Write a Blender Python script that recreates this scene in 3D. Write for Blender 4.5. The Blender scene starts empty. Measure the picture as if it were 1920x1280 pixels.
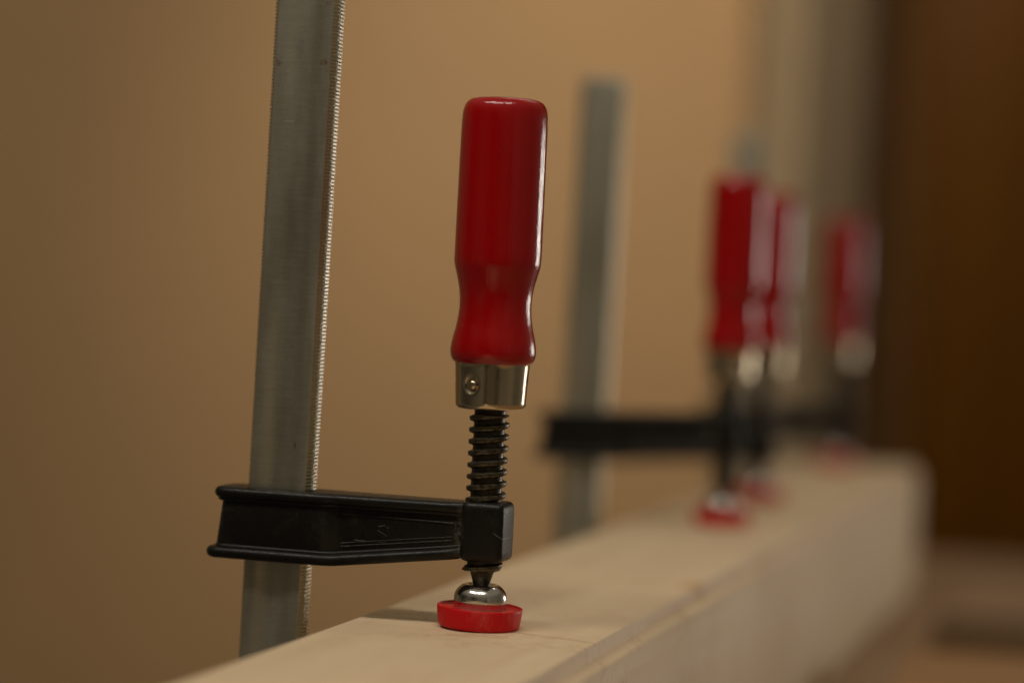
import bpy, math, random
from mathutils import Vector, Matrix
R = math.radians
random.seed(7)
sc = bpy.context.scene
COL = sc.collection

# ---------------------------------------------------------------- helpers
class MB:
    """collects shapes given in millimetres; build() links ONE mesh object"""
    def __init__(s): s.v = []; s.f = []
    def add(s, vs, fs):
        o = len(s.v); s.v += [tuple(p) for p in vs]; s.f += [tuple(i + o for i in q) for q in fs]
        return s
    def rings(s, rings, close=True, cap0=True, cap1=True):
        n = len(rings[0]); vs = [p for r in rings for p in r]; fs = []
        for k in range(len(rings) - 1):
            for i in range(n if close else n - 1):
                j = (i + 1) % n
                fs.append((k*n+i, k*n+j, (k+1)*n+j, (k+1)*n+i))
        if cap0: fs.append(tuple(reversed(range(n))))
        if cap1: fs.append(tuple(range((len(rings)-1)*n, len(rings)*n)))
        return s.add(vs, fs)
    def lathe(s, prof, c=(0, 0), seg=64, lean=(0, 0), oval=1.0):
        """prof: (radius, z) from bottom to top"""
        rs = []
        for r, z in prof:
            r = max(r, 0.01)
            rs.append([(c[0]+lean[0]*z+r*math.cos(2*math.pi*i/seg), c[1]+lean[1]*z+r*oval*math.sin(2*math.pi*i/seg), z) for i in range(seg)])
        return s.rings(rs)
    def box(s, x0, x1, y0, y1, z0, z1, b=0.0):
        if b <= 0:
            return s.rings([[(x0,y0,z),(x1,y0,z),(x1,y1,z),(x0,y1,z)] for z in (z0, z1)])
        rs = []
        for z, q in ((z0, b), (z0+b*.3, b*.3), (z0+b, 0), (z1-b, 0), (z1-b*.3, b*.3), (z1, b)):
            a = b*.7
            X0, X1, Y0, Y1 = x0+q, x1-q, y0+q, y1-q
            rs.append([(X0+a,Y0,z),(X1-a,Y0,z),(X1-a*.3,Y0+a*.3,z),(X1,Y0+a,z),(X1,Y1-a,z),(X1-a*.3,Y1-a*.3,z),(X1-a,Y1,z),
                       (X0+a,Y1,z),(X0+a*.3,Y1-a*.3,z),(X0,Y1-a,z),(X0,Y0+a,z),(X0+a*.3,Y0+a*.3,z)])
        return s.rings(rs)
    def tube(s, pts, r, seg=8):
        pts = [Vector(p) for p in pts]; rs = []
        for i, p in enumerate(pts):
            d = (pts[min(i+1, len(pts)-1)] - pts[max(i-1, 0)]).normalized()
            a = Vector((0,0,1)) if abs(d.z) < .9 else Vector((0,1,0))
            u = d.cross(a).normalized(); w = d.cross(u)
            rs.append([p + r*(math.cos(2*math.pi*k/seg)*u + math.sin(2*math.pi*k/seg)*w) for k in range(seg)])
        return s.rings(rs)
    def slab(s, half, zb, zt, r, n=5, yc=0.0, shear=0.0):
        """rounded plate. half: [(x, halfdepth)...] left to right (symmetric about yc); zb, zt functions of x"""
        m = len(half)
        out = [(x, -h) for x, h in half] + [(x, h) for x, h in reversed(half)]
        N = len(out); nor = []
        for i in range(N):
            a, b = out[i-1], out[(i+1) % N]
            if a == out[i]: a = out[i-2]
            t = Vector((b[0]-a[0], b[1]-a[1]))
            nrm = Vector((t.y, -t.x)); nrm = nrm.normalized() if nrm.length > 1e-9 else Vector((0, 0))
            nor.append(nrm)
        rs = []
        steps = [(0, k) for k in range(n+1)] + [(1, k) for k in range(n, -1, -1)]
        for side, k in steps:
            a = math.pi/2*k/n; ins = r*(1-math.sin(a)); dz = r*(1-math.cos(a))
            ring = []
            for (x, y), q in zip(out, nor):
                X, Y = x-q.x*ins, y-q.y*ins
                if y < 0: Y = min(Y, -.02)
                if y > 0: Y = max(Y, .02)
                z = zb(x)+dz if side == 0 else zt(x)-dz
                ring.append((X + (shear*(z-36) if x < half[0][0]+14 else 0), yc+Y, z))
            rs.append(ring)
        s.rings(rs, cap0=False, cap1=False)
        o = len(s.v) - N*len(rs); t = o + N*(len(rs)-1)
        for i in range(m-1):
            s.f.append((o+i, o+N-1-i, o+N-2-i, o+i+1))
            s.f.append((t+i, t+i+1, t+N-2-i, t+N-1-i))
        return s
    def build(s, name, m, parent=None, smooth=True, angle=35, scale=.001):
        me = bpy.data.meshes.new(name)
        me.from_pydata([(x*scale, y*scale, z*scale) for x, y, z in s.v], [], s.f)
        me.validate()
        me.polygons.foreach_set('use_smooth', [smooth]*len(me.polygons))
        if smooth: me.set_sharp_from_angle(angle=R(angle))
        me.materials.append(m); me.update()
        o = bpy.data.objects.new(name, me); COL.objects.link(o)
        if parent: o.parent = parent
        return o

def tag(o, label=None, cat=None, group=None, kind=None):
    for k, v in (('label', label), ('category', cat), ('group', group), ('kind', kind)):
        if v: o[k] = v
    return o
def empty(name, loc, rz=0):
    o = bpy.data.objects.new(name, None); COL.objects.link(o)
    o.empty_display_size = .02; o.location = loc; o.rotation_euler = (0, 0, rz); return o

# ---------------------------------------------------------------- materials
class NT:
    def __init__(s, name):
        s.m = bpy.data.materials.new(name); s.m.use_nodes = True
        s.t = s.m.node_tree; s.b = s.t.nodes['Principled BSDF']; s.L = s.t.links
        s.co = s.t.nodes.new('ShaderNodeTexCoord').outputs['Object']
    def n(s, typ, **kw):
        nd = s.t.nodes.new(typ)
        for k, v in kw.items(): setattr(nd, k, v)
        return nd
    def set(s, sock, v):
        if hasattr(v, 'is_output'): s.L.new(v, sock)
        else: sock.default_value = v
    def map(s, scale, loc=(0,0,0), rot=(0,0,0), src=None):
        q = s.n('ShaderNodeMapping'); s.L.new(src or s.co, q.inputs[0])
        q.inputs['Scale'].default_value = scale; q.inputs['Location'].default_value = loc; q.inputs['Rotation'].default_value = rot
        return q.outputs[0]
    def noise(s, vec, scale=5, detail=4, rough=.5, dist=0, out=0):
        q = s.n('ShaderNodeTexNoise'); s.L.new(vec, q.inputs['Vector'])
        q.inputs['Scale'].default_value = scale; q.inputs['Detail'].default_value = detail
        q.inputs['Roughness'].default_value = rough; q.inputs['Distortion'].default_value = dist
        return q.outputs[out]
    def ramp(s, fac, stops, interp='LINEAR'):
        q = s.n('ShaderNodeValToRGB'); s.L.new(fac, q.inputs[0]); e = q.color_ramp; e.interpolation = interp
        while len(e.elements) < len(stops): e.elements.new(.5)
        for el, (p, c) in zip(e.elements, stops):
            el.position = p; el.color = c if len(c) == 4 else (*c, 1)
        return q.outputs[0]
    def math(s, op, a, b=0.0, c=None, clamp=False):
        q = s.n('ShaderNodeMath', operation=op, use_clamp=clamp)
        s.set(q.inputs[0], a); s.set(q.inputs[1], b)
        if c is not None: s.set(q.inputs[2], c)
        return q.outputs[0]
    def mix(s, fac, a, b, blend='MIX'):
        q = s.n('ShaderNodeMix', data_type='RGBA', blend_type=blend)
        s.set(q.inputs['Factor'], fac)
        s.set(q.inputs[6], a if hasattr(a, 'is_output') else (*a, 1)); s.set(q.inputs[7], b if hasattr(b, 'is_output') else (*b, 1))
        return q.outputs[2]
    def mr(s, v, a, b, c=0.0, d=1.0):
        q = s.n('ShaderNodeMapRange', clamp=True); s.set(q.inputs[0], v)
        for i, x in enumerate((a, b, c, d)): q.inputs[i+1].default_value = x
        return q.outputs[0]
    def xyz(s, src=None):
        q = s.n('ShaderNodeSeparateXYZ'); s.L.new(src or s.co, q.inputs[0]); return q.outputs
    def spot(s, p, rad, soft=.5, stretch=(1,1,1)):
        """1 inside a patch round point p (metres)"""
        v = s.map(stretch, loc=tuple(-a*b for a, b in zip(p, stretch)))
        q = s.n('ShaderNodeVectorMath', operation='LENGTH'); s.L.new(v, q.inputs[0])
        return s.mr(q.outputs['Value'], rad, rad*soft, 0, 1)
    def bump(s, h, strength=.3, dist=.0005, nrm=None):
        q = s.n('ShaderNodeBump'); s.L.new(h, q.inputs['Height'])
        q.inputs['Strength'].default_value = strength; q.inputs['Distance'].default_value = dist
        if nrm: s.L.new(nrm, q.inputs['Normal'])
        return q.outputs[0]
    def out(s, color=None, rough=None, metal=None, normal=None, coat=None, spec=None, coatr=None):
        for k, v in (('Base Color', color), ('Roughness', rough), ('Metallic', metal), ('Normal', normal), ('Coat Weight', coat),
                     ('Specular IOR Level', spec), ('Coat Roughness', coatr)):
            if v is None: continue
            if k == 'Base Color' and not hasattr(v, 'is_output'): v = (*v, 1)
            s.set(s.b.inputs[k], v)
        if coat: s.L.new(normal, s.b.inputs['Coat Normal'])
        return s.m

def mat_red_varnish():
    t = NT('red varnish')
    big = t.noise(t.map((60, 60, 9)), 1, 3)
    fine = t.noise(t.map((900, 900, 160)), 1, 3, .6)
    pores = t.noise(t.map((2200, 2200, 1500)), 1, 2)
    col = t.ramp(big, [(.3, (.30, .0002, .0006)), (.7, (.36, .0004, .0012))])
    dent = t.noise(t.map((170, 170, 60)), 1, 3, .6)
    h = t.math('ADD', t.math('ADD', t.math('MULTIPLY', fine, 1.7), t.math('MULTIPLY', pores, .9)), t.math('MULTIPLY', dent, 2.0))
    b = t.bump(h, .14, .0006)
    return t.out(col, t.mr(fine, .3, .7, .3, .45), 0, b, coat=1.0, coatr=.05, spec=.03)
def mat_red_plastic():
    t = NT('red plastic')
    a = t.noise(t.map((150, 150, 60)), 1, 4, .6); f = t.noise(t.map((900, 900, 900)), 1, 3)
    z = t.xyz()[2]
    sm = t.math('MULTIPLY', t.mr(a, .5, .75), t.mr(f, .35, .65, .3, 1))
    low = t.mr(z, .0005, .003, .55, 0)
    col = t.mix(t.math('MAXIMUM', t.math('MULTIPLY', sm, .5), t.math('MULTIPLY', low, sm)), (.55, .004, .007), (.62, .16, .12))
    return t.out(col, t.mr(f, .3, .7, .38, .6), 0, t.bump(f, .12, .0003), spec=.22)
def mat_chrome(name, col, r0, r1, dirty=0.0):
    t = NT(name)
    a = t.noise(t.map((90, 90, 90)), 1, 4, .6); f = t.noise(t.map((900, 900, 140)), 1, 3)
    c = t.mix(t.mr(a, .45, .75, 0, .35), col, tuple(x*.55 for x in col))
    if dirty:
        z = t.xyz()[2]
        c = t.mix(t.math('MULTIPLY', t.mr(z, .0110, .0078, 0, dirty), t.mr(a, .3, .6, .4, 1)), c, (.46, .36, .28))
    metal = t.math('SUBTRACT', 1, t.mr(z, .0095, .0078, 0, .3)) if dirty else 1
    rg = t.mr(a, .3, .7, r0, r1)
    if dirty: rg = t.math('MAXIMUM', rg, t.mr(z, .0100, .0078, 0, .35))
    return t.out(c, rg, metal, t.bump(f, .05, .0002))
def mat_zinc():
    t = NT('zinc plated steel')
    br = t.noise(t.map((110, 110, 1000)), 1, 4, .7)          # brushed across the bar
    big = t.noise(t.map((40, 40, 9)), 1, 4, .6)
    fine = t.noise(t.map((1500, 1500, 1500)), 1, 2)
    col = t.ramp(big, [(.25, (.36, .325, .24)), (.5, (.44, .405, .31)), (.75, (.53, .49, .39))])
    col = t.mix(t.mr(br, .35, .7, 0, .38), col, (.60, .565, .46))
    col = t.mix(t.mr(fine, .5, .75, 0, .25), col, (.2, .18, .13))
    rust = t.math('MAXIMUM', t.math('MAXIMUM', t.spot((-.0112, 0, .2297), .0028, .5, (1, .05, 1.4)), t.spot((.0092, 0, .2303), .0032, .5, (1, .05, 1.6))),
                  t.spot((.0105, 0, .2555), .0035, .3, (.6, .05, 1.8)))
    rust = t.math('MULTIPLY', rust, t.mr(t.noise(t.map((500, 500, 500)), 1, 3), .3, .55, .35, .95))
    col = t.mix(rust, col, (.15, .10, .058))
    red = t.math('MULTIPLY', t.spot((.0063, 0, .0705), .0012, .4, (1.5, .05, .6)), t.mr(t.noise(t.map((900, 900, 900)), 1, 2), .4, .6))
    col = t.mix(t.math('MULTIPLY', red, .7), col, (.28, .035, .03))
    scr = t.spot((-.0047, 0, .2055), .0026, .7, (1, .05, 14))
    col = t.mix(t.math('MULTIPLY', scr, .8), col, (.85, .83, .78))
    ax = t.math('ABSOLUTE', t.xyz()[0]); edge = t.mr(ax, .0135, .0140)
    rough = t.math('SUBTRACT', t.mr(big, .3, .7, .36, .5), t.math('MULTIPLY', edge, .15))
    col = t.mix(t.math('MULTIPLY', edge, .7), col, (.86, .85, .80))
    ch = t.math('MULTIPLY', t.mr(ax, .0119, .0124), t.mr(ax, .0142, .0138)); col = t.mix(t.math('MULTIPLY', ch, .7), col, (.50, .44, .26))
    metal = t.math('SUBTRACT', .95, t.math('MULTIPLY', rust, .6))
    h = t.math('ADD', t.math('MULTIPLY', br, .8), t.math('MULTIPLY', fine, .3))
    return t.out(col, rough, metal, t.bump(h, .2, .0003))
def mat_black_iron():
    t = NT('black painted iron')
    a = t.noise(t.map((120, 120, 120)), 1, 6, .65); f = t.noise(t.map((700, 700, 700)), 1, 4, .6)
    col = t.mix(t.mr(a, .55, .72, 0, .5), (.0065, .0055, .0042), (.026, .019, .009))
    col = t.mix(t.mr(f, .66, .78, 0, .5), col, (.06, .052, .04))
    # worn edges where rubbed: pointiness
    g = t.n('ShaderNodeNewGeometry')
    col = t.mix(t.math('MULTIPLY', t.mr(g.outputs['Pointiness'], .54, .62, 0, .6), t.mr(f, .4, .6)), col, (.09, .08, .062))
    sc1 = t.math('MULTIPLY', t.math('MULTIPLY', t.spot((.0098, -.0115, .0387), .0034, .8, (1, .2, 1)),
                 t.mr(t.math('ABSOLUTE', t.math('ADD', t.math('ADD', t.xyz()[2], t.math('MULTIPLY', t.xyz()[0], .66)), -.04517)), .00022, .0001)), .35)
    col = t.mix(sc1, col, (.3, .28, .24))
    dust = t.math('MULTIPLY', t.spot((-.0078, -.008, .040), .0115, .3, (4.0, .2, 1)), t.mr(f, .4, .62))
    col = t.mix(t.math('MULTIPLY', dust, .55), col, (.13, .112, .085))
    h = t.math('ADD', t.math('MULTIPLY', a, .6), t.math('MULTIPLY', f, .5))
    return t.out(col, t.mr(f, .3, .7, .28, .5), 0, t.bump(h, .28, .0005), spec=.24)
def mat_black_steel():
    t = NT('oiled dark steel')
    f = t.noise(t.map((500, 500, 900)), 1, 4, .6)
    g = t.n('ShaderNodeNewGeometry')
    col = t.ramp(f, [(.35, (.028, .023, .015)), (.65, (.06, .05, .032))])
    col = t.mix(t.math('MULTIPLY', t.mr(g.outputs['Pointiness'], .505, .55, 0, .9), t.mr(f, .35, .6)), col, (.20, .17, .11))
    return t.out(col, t.mr(f, .3, .7, .3, .48), .75, t.bump(f, .2, .0003))
def mat_wood(name, c0, c1, grain_axis='y', marks=False, rough=.55):
    t = NT(name)
    S = {'y': (130, 4.5, 130), 'x': (4.5, 130, 130)}[grain_axis]
    wob = t.noise(t.map((6, 2, 6)), 1, 3, out=1)
    v = t.n('ShaderNodeVectorMath', operation='MULTIPLY_ADD'); t.L.new(wob, v.inputs[0]); v.inputs[1].default_value = (.016, .0, .016); t.L.new(t.co, v.inputs[2])
    g = t.noise(t.map(S, src=v.outputs[0]), 1, 5, .6)
    fine = t.noise(t.map(tuple(k*7 for k in S)), 1, 4, .6)
    patch = t.noise(t.map((9, 5, 9)), 1, 3)
    col = t.ramp(g, [(.25, c0), (.55, tuple((a+b)/2 for a, b in zip(c0, c1))), (.8, c1)])
    col = t.mix(t.mr(patch, .35, .7, 0, .15), col, tuple(x*.9 for x in c0))
    col = t.mix(t.mr(fine, .55, .8, 0, .18), col, tuple(x*y for x, y in zip(c0, (.74, .64, .52))))
    if marks:
        X, Y, Z = t.xyz()
        # curly figure in the top board
        fig = t.noise(t.map((28, 70, 28), rot=(0, 0, .25)), 1, 4, .55, 1.6)
        band = t.math('SUBTRACT', 1, t.mr(t.math('ABSOLUTE', t.math('SUBTRACT', fig, .52)), 0, .03))
        gate = t.mr(t.noise(t.map((18, 14, 18)), 1, 2), .46, .62)
        col = t.mix(t.math('MULTIPLY', t.math('MULTIPLY', band, gate), .6), col, (.36, .19, .085))
        # faint pencil line across the board
        ln = t.math('ABSOLUTE', t.math('SUBTRACT', t.math('ADD', Y, t.math('MULTIPLY', X, .30)), .0006))
        pl = t.math('MULTIPLY', t.mr(ln, .0016, .0003), t.mr(t.noise(t.map((60, 60, 60)), 1, 4, .7), .35, .6, .15, .6))
        col = t.mix(t.math('MULTIPLY', pl, t.mr(Z, -.002, -.001)), col, (.27, .165, .085))
        red = t.math('MULTIPLY', t.spot((.033, -.012, 0), .014, .1, (1, 2.6, 1)), t.mr(t.noise(t.map((110, 160, 110)), 1, 4, .6), .47, .66, 0, .55))
        col = t.mix(red, col, (.45, .14, .07))
        # resin knot on the far right edge
        kn = t.math('MULTIPLY', t.spot((.0515, .206, 0), .011, .3, (1, .55, 1)), t.mr(t.noise(t.map((180, 120, 180)), 1, 3), .3, .55, .3, 1))
        col = t.mix(t.math('MULTIPLY', kn, .8), col, (.52, .28, .075))
    h = t.math('ADD', fine, t.math('MULTIPLY', g, .5))
    return t.out(col, t.mr(g, .3, .7, rough-.05, rough+.1), 0, t.bump(h, .12, .0003), spec=.3)
def mat_paint(name, c, rough=.7, var=.06, scale=3):
    t = NT(name)
    a = t.noise(t.map((scale,)*3), 1, 5, .55); f = t.noise(t.map((260,)*3), 1, 3)
    col = t.mix(t.mr(a, .3, .7), tuple(x*(1-var) for x in c), tuple(x*(1+var) for x in c))
    return t.out(col, rough, 0, t.bump(f, .12, .001), spec=.25)
def mat_dark_wood():
    t = NT('dark stained wood')
    g = t.noise(t.map((40, 40, 2.2)), 1, 5, .6); a = t.noise(t.map((2, 2, 1)), 1, 3)
    col = t.ramp(g, [(.3, (.070, .024, .0003)), (.7, (.105, .040, .001))])
    col = t.mix(t.mr(a, .4, .7, 0, .3), col, (.085, .026, .0006))
    return t.out(col, .42, 0, t.bump(g, .1, .001), spec=.12)

RED = mat_red_varnish(); REDP = mat_red_plastic()
FER = mat_chrome('nickel plated ferrule', (.56, .465, .32), .14, .26)
CHR = mat_chrome('polished swivel steel', (.62, .59, .53), .12, .26, .6)
ZINC = mat_zinc(); IRON = mat_black_iron(); STEEL = mat_black_steel()
MAPLE = mat_wood('pale planed wood', (.675, .50, .315), (.725, .56, .36), marks=True)
BENCHW = mat_wood('bench top wood', (.30, .185, .10), (.36, .235, .135), rough=.7)
BOARDW = mat_wood('orange brown board wood', (.30, .155, .06), (.37, .205, .085), 'x', rough=.75)
GAP_SHADE = mat_wood('dark offcut wood', (.10, .052, .018), (.14, .075, .028), 'x', rough=.85)  # shade of a gap on the bench, put into a dark wood colour
TAN = mat_paint('tan wall paint', (.585, .365, .178), .75, .05, 2)
CREAM = mat_paint('cream post paint', (.42, .315, .19), .6)
DARK = mat_dark_wood()
FLOOR = mat_paint('grey concrete floor', (.25, .22, .19), .8, .12)
BRASS = mat_chrome('dull brass', (.5, .36, .16), .3, .45)

# ---------------------------------------------------------------- clamp parts (millimetres; origin under the pad, +x away from the bar)
AX, LEAN = .3, .0042            # spindle axis and its slight lean
BAR_T, BAR_W = 11.0, 29.0
def bar_mesh():
    """profiled bar standing on its own origin: z is measured from the work surface, x from the bar centre"""
    w, t = BAR_W/2, BAR_T/2
    # one quarter outline going from the middle of the front face to the middle of the right edge
    q = [(0, -t+1.7)] + [(10.4*k/10, -t+.85*(1+math.cos(math.pi*(k/10)**1.25))) for k in range(1, 11)] + [(11.8, -t), (12.15, -t+.1),
         (12.5, -t+.5), (13.7, -t+2.5), (w-.2, -t+2.9), (w, -t+3.3), (w, 0)]
    half = q + [(x, -y) for x, y in reversed(q[:-1])]
    full = half + [(-x, y) for x, y in reversed(half[1:-1])]
    m = MB(); rs = []
    def ring(z, cut):
        out = []
        for x, y in full:
            ax = abs(x); d = 0
            if ax > 12.3: d = cut*(.16 if ax < 14.0 else 1.0)
            yy = y
            if 12.3 < ax < 14.0 and cut: yy = y*(1-.012*cut)
            out.append((math.copysign(ax-d, x), yy, z))
        return out
    z = -186.0; P = 1.52
    while z < 270:
        if z < -150 or z > 266.5:
            rs.append(ring(z, 0)); z += 1.0; continue
        j = random.uniform(-.02, .02)
        for dz, c in ((0, 0), (.70+j, 0), (1.04+j, 1.0), (1.18+j, 1.0)):
            rs.append(ring(z+dz, c*random.uniform(.93, 1.05)))
        z += P
    e = [[(x*.985, y*.93, 270.4) for x, y in full]]
    return m.rings(rs + e)
def arm_mesh(r):
    """sliding cast arm: two flanges, a waisted web, panel beads and the screw boss. r = reach from screw to bar"""
    m = MB()
    xl, xc, xr = -r-27.5, -r+24.5, -6.0
    def zt(x): return 51.6
    def zb(x):
        return 21.6 if x < xc+2 else 21.6 + (x-xc-2)/(xr-xc-2)*6.9
    def halfs(x0, h0, h1, h2, rr):
        pts = []
        for k in range(9):
            a = math.pi/2*k/8
            pts.append((x0+rr*(1-math.sin(math.pi/2*(8-k)/8)) if False else x0+rr*(1-math.cos(a)), (h0-rr)+rr*math.sin(a) if k else h0-rr))
        n = 6
        for k in range(1, n+1):
            f = k/n; pts.append((x0+rr+(xc-4-x0-rr)*f, h0))
        for k in range(1, 6):
            f = k/5; s = f*f*(3-2*f); pts.append((xc-4+8*f, h0+(h1-h0)*s))
        for k in range(1, 13):
            f = k/12; pts.append((xc+4+(xr-xc-4)*f, h1+(h2-h1)*f))
        return pts
    top = halfs(xl, 12.6, 11.0, 8.6, 6.5); bot = halfs(xl-2.6, 12.8, 11.2, 8.8, 6.5)
    m.slab(top, lambda x: 46.9, zt, 2.3)
    m.slab(bot, zb, lambda x: zb(x)+4.9, 2.4)
    web = halfs(xl+2.2, 10.2, 7.2, 6.2, 5.0)
    m.slab(web, lambda x: zb(x)+3, lambda x: 49, .5, 2, 0, .11)
    # inner step of the flanges, merging softly into the web
    m.slab(halfs(xl+1.4, 11.2, 8.5, 7.2, 5.5), lambda x: 45.6, lambda x: 48.5, 1.2, 3)
    m.slab(halfs(xl+1.0, 11.4, 8.7, 7.4, 5.5), lambda x: zb(x)+3.4, lambda x: zb(x)+6.2, 1.2, 3)
    # thin beads along the panel on both faces, cast mark in the panel
    for s in (-1, 1):
        def yy(x): f = (x-xc-4)/(xr-xc-4); return s*(7.2-f*1.0)
        xs = [xc+5+(xr-5-xc-5)*k/8 for k in range(9)]
        m.tube([(x, yy(x), 43.6-.9*(x-xs[0])/(xs[-1]-xs[0])) for x in xs], .42)
        m.tube([(x, yy(x), zb(x)+7.8) for x in xs], .42)
        m.tube([(x, yy(x), zb(x)+9.3) for x in xs], .3)
        def mark(pts, rr=.28): m.tube([(xc+x, yy(xc+x)-s*.05, z) for x, z in pts], rr, 6)
        if s < 0:
            mark([(11.6, 33.2), (14.0, 40.2), (16.6, 33.2)], .16); mark([(10.6, 32.9), (17.6, 32.7)], .26)
            mark([(25.2, 38.8), (23.2, 39.8), (20.8, 39.2), (20.4, 37.6), (22.4, 36.6), (24.8, 35.4), (25.2, 33.8), (23.4, 32.6), (20.6, 32.9)], .18)
    # boss
    c, hx, hy, cr = AX+1.5, 9.1, 10.2, 3.0
    ring = []
    for (sx, sy, a0) in ((1, -1, -90), (1, 1, 0), (-1, 1, 90), (-1, -1, 180)):
        for k in range(9):
            a = R(a0 + 90*k/8); ring.append((sx*(hx-cr)+cr*math.cos(a), sy*(hy-cr)+cr*math.sin(a)))
    rs = []
    for z, q in ((28.0, .78), (28.15, .86), (28.8, .955), (30, .99), (32, 1), (36, 1.005), (44, 1.005), (48.2, 1), (50, .985), (51.3, .94), (52.1, .86), (52.4, .74), (52.4, .5)):
        rs.append([(c+x*q, y*q, z) for x, y in ring])
    m.rings(rs)
    return m
def spindle_mesh():
    m = MB(); N = 56; P = 4.8; K = 14
    prof = []
    for k in range(K):
        p = k/K
        if p < .30: r = 6.4
        elif p < .44: r = 6.4+(p-.30)/.14*1.75
        elif p < .52: r = 8.2
        elif p < .80: r = 8.3
        elif p < .93: r = 8.25-(p-.80)/.13*1.8
        else: r = 6.38
        prof.append((p, r))
    turns = 15; zlo, zhi = 23.6, 94
    cols = []
    for i in range(N):
        a = 2*math.pi*i/N; col = []
        for n in range(-1, turns):
            for p, r in prof:
                z = 23.0 + P*(n + p + i/N)
                wob = 1 + .012*math.sin(7.3*z+3*a)
                rr = 6.3 + (r-6.3)*wob
                if z < zlo: rr = 5.9
                if z > 88: rr = min(rr, 6.6)
                zz = min(max(z, zlo-.05), zhi)
                col.append((AX + LEAN*zz + rr*math.cos(a), rr*math.sin(a), zz))
        cols.append(col)
    L = len(cols[0]); vs = [p for c in cols for p in c]; fs = []
    for i in range(N):
        j = (i+1) % N; sh = K if j == 0 else 0
        for k in range(L-1):
            if k+1+sh < L and k+sh >= 0:
                fs.append((i*L+k, j*L+k+sh, j*L+k+1+sh, i*L+k+1))
    m.add(vs, fs)
    # plain core, run-out collar and necked nose that drops into the swivel head
    m.lathe([(3.3, 13), (3.35, 17.6), (3.7, 19), (4.7, 22.4), (5.3, 23.6), (7.4, 24.0), (7.7, 24.8), (7.2, 25.6), (5.9, 26.0), (6.0, 30), (6.1, 93)], (AX, 0), 40, (LEAN, 0))
    return m
HANDLE = [(0, 108.4), (13.2, 108.4), (15.0, 108.7), (16.3, 109.5), (17.2, 110.9), (17.65, 112.8), (17.7, 114.6), (17.4, 117.2), (16.9, 119.6), (16.2, 122.4), (15.6, 125.2), (15.15, 128.2),
          (14.9, 131.2), (14.85, 134), (15.0, 136.8), (15.4, 139.6), (16.0, 142.4), (16.7, 145.2), (17.3, 147.4), (17.75, 149.2), (17.95, 151), (17.98, 154), (17.95, 170), (17.88, 190), (17.75, 206), (17.6, 210),
          (17.3, 212.4), (16.7, 214.4), (15.8, 215.8), (14.6, 216.7), (13.0, 217.2), (9, 217.5), (0, 217.6)]
def handle_mesh():
    m = MB(); seg = 96; rs = []
    for r, z in HANDLE:
        ring = []
        for i in range(seg):
            a = 2*math.pi*i/seg
            f = 1 + .0035*math.cos(6*a+.6) + .0015*math.sin(3*a+z*.03)
            rr = max(r, .01)*f
            ring.append((AX + LEAN*z + rr*math.cos(a), rr*math.sin(a), z))
        rs.append(ring)
    return m.rings(rs)
def ferrule_mesh():
    m = MB(); seg = 120; rs = []
    prof = [(9.0, 90.1), (12.0, 90.1), (13.2, 90.35), (14.1, 91.1), (14.5, 92.2), (14.55, 94), (14.9, 101), (15.35, 108.6), (15.5, 109.6), (14.9, 109.9)]
    # finer rows so the dimple reads
    fine = []
    for (r0, z0), (r1, z1) in zip(prof, prof[1:]):
        n = max(1, int((z1-z0)/.7))
        for k in range(n): fine.append((r0+(r1-r0)*k/n, z0+(z1-z0)*k/n))
    fine.append(prof[-1])
    for r, z in fine:
        ring = []
        for i in range(seg):
            a = 2*math.pi*i/seg
            # camera faces about -97 degrees; pinched flats left and right of a soft crease
            d = (math.degrees(a) + 360) % 360
            k = 0
            u = (d-248)/25
            if abs(u) < 1: k -= .55*(1-u*u)**1.5           # the flat carrying the rivet
            u = (d-279)/7
            if abs(u) < 1: k += .18*(1-u*u)**2
            u = (d-306)/20
            if abs(u) < 1: k -= .22*(1-u*u)**2
            amp = 1 if 92 < z < 108 else .2
            # round dimple round the rivet
            x = (d-250)*math.pi/180*14.6; dz = z-100.2
            q = math.hypot(x, dz)
            if q < 4.4: k -= 1.1*(.5+.5*math.cos(math.pi*min(1, max(0, (q-2.6)/1.8))))
            rr = r + k*amp
            ring.append((AX + LEAN*z + rr*math.cos(a), rr*math.sin(a), z))
        rs.append(ring)
    return m.rings(rs)
def rivet_mesh():
    m = MB(); a = R(250); n = Vector((math.cos(a), math.sin(a), 0)); t = Vector((-n.y, n.x, 0)); u = Vector((0, 0, 1))
    base = Vector((AX + LEAN*100, 0, 100.2)) + n*13.0
    rs = []
    for k in range(9):
        f = math.pi/2*k/8; rr = 2.1*math.cos(f)+.01; h = .2 + 1.5*math.sin(f)
        rs.append([tuple(base + n*h + rr*(math.cos(2*math.pi*i/24)*t + math.sin(2*math.pi*i/24)*u)) for i in range(24)])
    return m.rings(rs)
def pad_mesh():
    return MB().lathe([(0, 0), (14.5, 0), (16.0, .15), (16.6, .6), (16.9, 1.6), (17.3, 4.4), (17.65, 7.4), (17.7, 8.3), (17.5, 8.55), (17.2, 8.5), (17.0, 8.1), (16.9, 7.9), (16.4, 7.75), (0, 7.7)], (0, 0), 96)
def swivel_mesh():
    return MB().lathe([(0, 2.8), (10.2, 2.9), (10.3, 7.4), (10.7, 9.0), (10.95, 10.4), (11.0, 11.5), (10.95, 12.5), (10.75, 13.5), (10.4, 14.4), (9.9, 15.25), (9.25, 16.0), (8.5, 16.7), (7.8, 17.25), (7.1, 17.6), (6.4, 17.75), (5.2, 17.3), (4.0, 16.2), (0, 16.0)], (0, 0), 80)
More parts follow.
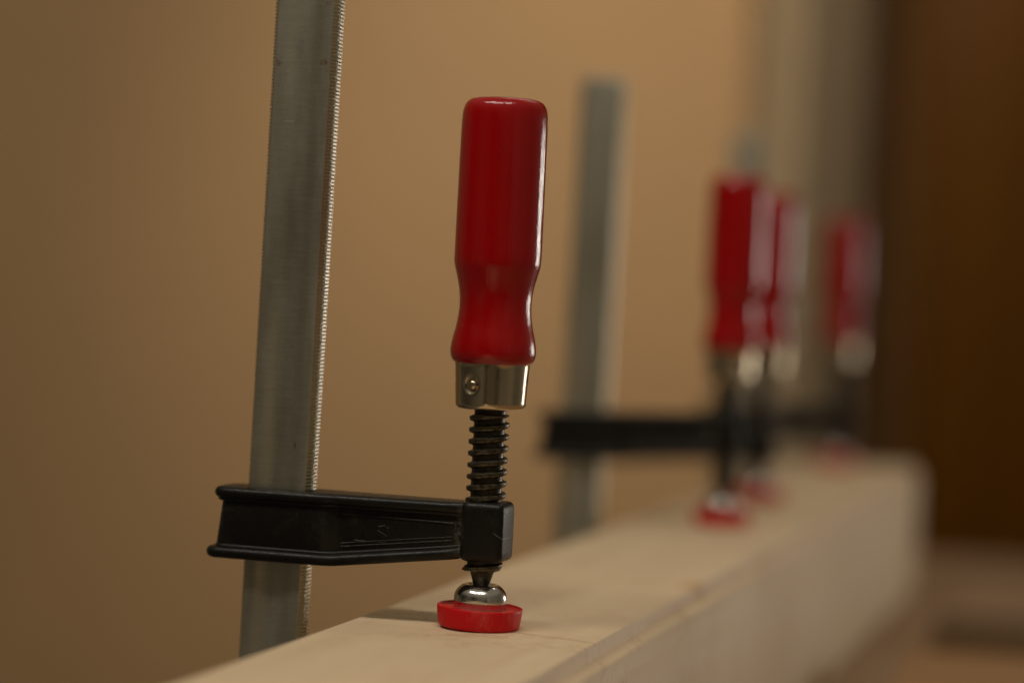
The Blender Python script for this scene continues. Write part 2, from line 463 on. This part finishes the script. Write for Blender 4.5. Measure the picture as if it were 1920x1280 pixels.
def jaw_mesh(r, depth):
    """fixed lower jaw riveted to the bar foot, below the beam"""
    m = MB(); zt = -depth
    xs = [(-r-22, 6.0)] + [(-r-22+3*(k/4), 8+3*math.sin(math.pi/2*k/4)) for k in range(1, 5)] + [(-r+20, 11), (-r+26, 9)] + [(-r+26+(12-(-r+26))*k/6, 9+.4*k) for k in range(1, 7)]
    m.slab(xs, lambda x: zt-46 + max(0, (x+r-20))*.28, lambda x: zt-16 if x < -15 else zt-6, 2.5)
    m.lathe([(0, zt-40), (12, zt-40), (13, zt-38), (13, zt-6), (12, zt-4), (0, zt-4)], (0, 0), 48)
    return m
def jaw_pad_mesh(depth):
    return MB().lathe([(0, -depth-5), (15, -depth-5), (15.6, -depth-4), (15.6, -depth-.6), (15, -depth-.1), (0, -depth-.1)], (0, 0), 48)

BEAM_H = 112.0
def make_clamp(reach, name, label):
    root = empty(name, (0, 0, 0))
    tag(root, label, 'clamp', 'bar clamps along the wooden beam')
    bar = bar_mesh().build('bar', ZINC, root, angle=20)
    bar.location = (-(reach+1.0)*.001, 0, 0)
    jaw = jaw_mesh(reach, BEAM_H).build('fixed_jaw', IRON, root)
    jaw_pad_mesh(BEAM_H).build('jaw_pad', REDP, jaw)
    arm_mesh(reach).build('sliding_arm', IRON, root, angle=50)
    spindle_mesh().build('spindle', STEEL, root, angle=40)
    h = handle_mesh().build('handle', RED, root, angle=60)
    f = ferrule_mesh().build('ferrule', FER, h, angle=60)
    rivet_mesh().build('rivet', FER, h, angle=60)
    p = pad_mesh().build('pressure_pad', REDP, root, angle=50)
    swivel_mesh().build('swivel_head', CHR, p, angle=50)
    return root
def copy_tree(o, parent=None):
    c = o.copy(); COL.objects.link(c)
    if parent: c.parent = parent
    for ch in o.children: copy_tree(ch, c)
    return c
def kids(o, nm): return [c for c in o.children if c.name.split('.')[0] == nm]

REACH = 88.3
near = make_clamp(REACH, 'bar_clamp', 'nearest bar clamp, in sharp focus, with glossy red wooden handle and serrated bar')
second = copy_tree(near); second.location = (.005, .53, 0); second.rotation_euler[2] = R(12)
second['label'] = 'blurred second clamp, its grey bar and long black arm seen against the wall'
deep = make_clamp(127.0, 'bar_clamp', 'blurred clamp half hidden behind the second handle, only its right half of red handle showing')
deep.location = (-.008, .745, 0); deep.rotation_euler[2] = R(5)
far = make_clamp(94.0, 'bar_clamp', 'farthest and smallest blurred clamp, its red handle nearest the dark cabinet')
far.location = (-.009, 1.165, 0)
for k, c in enumerate((near, second, deep, far)):
    for b in kids(c, 'bar'): b.rotation_euler[1] = R(.8)
    for p in kids(c, 'pressure_pad'): p.rotation_euler[1] = R(1.6); p.location.z = .0004
    for h in kids(c, 'handle'): h.rotation_euler[2] = R((0, 40, 75, 130)[k])
for a in kids(second, 'sliding_arm'): a.location.z = .0185; a.rotation_euler[1] = R(-1.8)
for b in kids(second, 'bar'): b.location.z = .004
for b in kids(deep, 'bar'): b.location.z = -.06
for b in kids(far, 'bar'): b.location.z = .018

# ---------------------------------------------------------------- beam, bench and things on it
def beam():
    m = MB(); y0, y1 = -420, 1245
    sec = [(-52.6, -BEAM_H+1.5), (-51.4, -BEAM_H), (56.6, -BEAM_H), (57.8, -BEAM_H+1.5), (57.8, -10.0), (57.4, -9.0), (56.4, -8.2), (54.2, -6.6), (53.4, -5.5), (53.0, -1.2), (52.6, -.35), (51.8, 0), (-52.0, 0), (-52.8, -.4), (-53.2, -1.2)]
    rs = []
    n = 85
    for k in range(n+1):
        y = y0+(y1-y0)*k/n
        rs.append([(x + (.12*math.sin(y*.021+z) if x > 50 else 0), y, z) for x, z in sec])
    e0 = [(x*.99, y0-1, (z+56)*.99-56) for x, z in sec]; e1 = [(x*.99, y1+1, (z+56)*.99-56) for x, z in sec]
    return m.rings([e0]+rs+[e1])
tag(beam().build('wooden_beam', MAPLE, angle=30), 'long pale planed wooden beam running away under the row of red clamps', 'beam')

ZB = -BEAM_H - .3
bench = empty('workbench', (.4, .9, -.98)); tag(bench, 'brown wooden workbench the pale beam lies on', 'workbench')
bt = MB().box(18, 900, -600, 1620, ZB-45, ZB, 2).build('bench_top', BENCHW, bench); bt.location = (-.4, -.9, .98)
for lx, ly in ((70, -520), (840, -520), (70, 1540), (840, 1540)):
    l = MB().box(lx-40, lx+40, ly-40, ly+40, -980, ZB-45.5, 3).build('leg', BENCHW, bench); l.location = (-.4, -.9, .98)
of = MB().box(0, 420, 0, 190, 0, 8, 1.2).build('shade_strip', GAP_SHADE); of.location = (.108, .845, ZB*.001+.0003); of.rotation_euler[2] = R(3)  # flat dark piece added where the bench has a shadowed gap
tag(of, 'dark brown flat offcut added in place of a shadowed gap on the bench right of the beam', 'strip')
bd = MB().box(0, 500, -330, 0, 0, 20, 1.5).build('loose_board', BOARDW); bd.location = (.106, .715, ZB*.001+.0003); bd.rotation_euler[2] = R(3)
tag(bd, 'orange brown loose board on the bench in the lower right corner', 'board')

# ---------------------------------------------------------------- room: wall, post, cabinet, floor (placed in a frame turned like the room)
H = R(15.2)
CAM = Vector((.2684677, -.9565475, .1379114))
def room(lat, dep, z): return Vector((CAM.x + lat*math.cos(H) - dep*math.sin(H), CAM.y + lat*math.sin(H) + dep*math.cos(H), z))
def rbox(name, m, lat0, lat1, d0, d1, z0, z1, b=3, parent=None):
    o = MB().box(lat0*1000, lat1*1000, d0*1000, d1*1000, z0*1000, z1*1000, b).build(name, m, parent)
    if not parent: o.location = room(0, 0, 0); o.rotation_euler[2] = H
    return o
tag(rbox('wall', TAN, -2.6, 2.6, 3.1, 3.2, -.98, 1.8), kind='structure')
tag(rbox('floor', FLOOR, -2.6, 2.6, -1.5, 3.1, -1.03, -.985), kind='structure')
post = empty('wall_post', room(.40, 2.97, -.98), H); tag(post, 'cream painted post standing against the tan wall beside the dark cabinet', 'post')
MB().rings([[(-114, 126, z), (-114, 40, z), (-108, 10, z), (-74, -46, z), (-66, -50, z), (-58, -44, z), (44, 74, z), (48, 82, z), (48, 126, z)] for z in (0, 40, 2700, 2770)]).build('shaft', CREAM, post, angle=10)
MB().box(-122, 100, -58, 127, 0, 120, 4).build('base', CREAM, post)
cab = empty('cabinet', room(.78, 2.75, -.98), H); tag(cab, 'tall dark brown wooden cabinet behind the bench at the right', 'cabinet')
MB().box(-352, 360, -200, 300, 60, 2300, 4).build('body', DARK, cab)
MB().box(-340, 350, -185, 280, 0, 59, 2).build('plinth', DARK, cab)
for x0, x1, hx in ((-345, 2, -20), (6, 354, 28)):
    d = MB().box(x0, x1, -222, -201, 70, 2290, 3).build('door', DARK, cab)
    MB().lathe([(0, 0), (9, 0), (5, 8), (5, 14), (12, 18), (13, 24), (8, 29), (0, 30)], (0, 0), 24).build('knob', BRASS, d)
    k = d.children[0]; k.rotation_euler[0] = R(90); k.location = (hx*.001, -.222, 1.62)

# ---------------------------------------------------------------- camera
p, r = R(1.13), R(2.7)
F = Vector((-math.sin(H)*math.cos(p), math.cos(H)*math.cos(p), -math.sin(p)))
R0 = Vector((math.cos(H), math.sin(H), 0)); U0 = R0.cross(F)
RX = math.cos(r)*R0 + math.sin(r)*U0; UX = -math.sin(r)*R0 + math.cos(r)*U0
cd = bpy.data.cameras.new('Camera'); cam = bpy.data.objects.new('Camera', cd); COL.objects.link(cam)
cam.matrix_world = Matrix(((RX.x, UX.x, -F.x, CAM.x), (RX.y, UX.y, -F.y, CAM.y), (RX.z, UX.z, -F.z, CAM.z), (0, 0, 0, 1)))
cd.sensor_width = 36; cd.lens = 85; cd.clip_start = .01; cd.clip_end = 50
cd.dof.use_dof = True; cd.dof.focus_distance = .992; cd.dof.aperture_fstop = 2.7; cd.dof.aperture_blades = 0
sc.camera = cam

# ---------------------------------------------------------------- light: window at the right, ceiling lamps
def area(name, loc, target, sx, sy, power, col, spread=180):
    l = bpy.data.lights.new(name, 'AREA'); l.shape = 'RECTANGLE'; l.size = sx; l.size_y = sy; l.energy = power; l.color = col; l.spread = R(spread)
    o = bpy.data.objects.new(name, l); COL.objects.link(o); o.location = loc
    o.rotation_euler = (Vector(target)-Vector(loc)).to_track_quat('-Z', 'Y').to_euler(); return o
area('window_light', (1.30, 2.66, .135), (0, 0, .15), 1.25, .6, 31, (1, .95, .86))
area('side_window_light', (1.75, -1.45, .3), (0, 0, .2), .05, .9, .08, (.95, .97, 1))
for x in (-.62, .30):
    area('ceiling_lamp', (x, -.85, 1.7), (x*.3, 0, 0), .72, .07, 9.8, (1, .93, .82))
area('ceiling_lamp', (.2, 1.3, 1.75), (.2, 1.2, 0), 1.2, .08, 3.0, (1, .93, .82))
sl = bpy.data.lights.new('wall_fill_spot', 'SPOT'); sl.energy = 38; sl.spot_size = R(60); sl.spot_blend = 1; sl.shadow_soft_size = .08; sl.color = (1, .90, .76)  # unseen spot added to brighten the wall, its cone edge darkening the left
so = bpy.data.objects.new('wall_fill_spot', sl); COL.objects.link(so); so.location = room(0, 1.7, 1.3)
so.rotation_euler = (room(.28, 3.1, .22)-so.location).to_track_quat('-Z', 'Y').to_euler()

w = bpy.data.worlds.new('World'); sc.world = w; w.use_nodes = True
nt = w.node_tree; bg = nt.nodes['Background']
# the room round the bench: pale ceiling above, dim brownish surroundings below
W = nt.nodes.new
tc = W('ShaderNodeTexCoord'); no = W('ShaderNodeTexNoise'); no.inputs['Scale'].default_value = 1.3; no.inputs['Detail'].default_value = 1
cr = W('ShaderNodeValToRGB'); e = cr.color_ramp
e.elements[0].position = .35; e.elements[0].color = (.022, .018, .011, 1); e.elements[1].position = .65; e.elements[1].color = (.12, .102, .072, 1)
sx = W('ShaderNodeSeparateXYZ'); up = W('ShaderNodeMapRange'); up.interpolation_type = 'SMOOTHSTEP'
up.inputs[1].default_value = .25; up.inputs[2].default_value = .75
mx = W('ShaderNodeMix'); mx.data_type = 'RGBA'; mx.inputs[7].default_value = (.20, .174, .135, 1)
nt.links.new(tc.outputs['Generated'], no.inputs['Vector']); nt.links.new(no.outputs[0], cr.inputs[0])
nt.links.new(tc.outputs['Generated'], sx.inputs[0]); nt.links.new(sx.outputs[2], up.inputs[0]); nt.links.new(up.outputs[0], mx.inputs[0])
nt.links.new(cr.outputs[0], mx.inputs[6]); nt.links.new(mx.outputs[2], bg.inputs[0])
bg.inputs[1].default_value = 1.0

sc.view_settings.view_transform = 'Standard'; sc.view_settings.look = 'None'; sc.view_settings.exposure = 0; sc.view_settings.gamma = 1
sc.view_settings.use_curve_mapping = False
sc.render.engine = 'CYCLES'
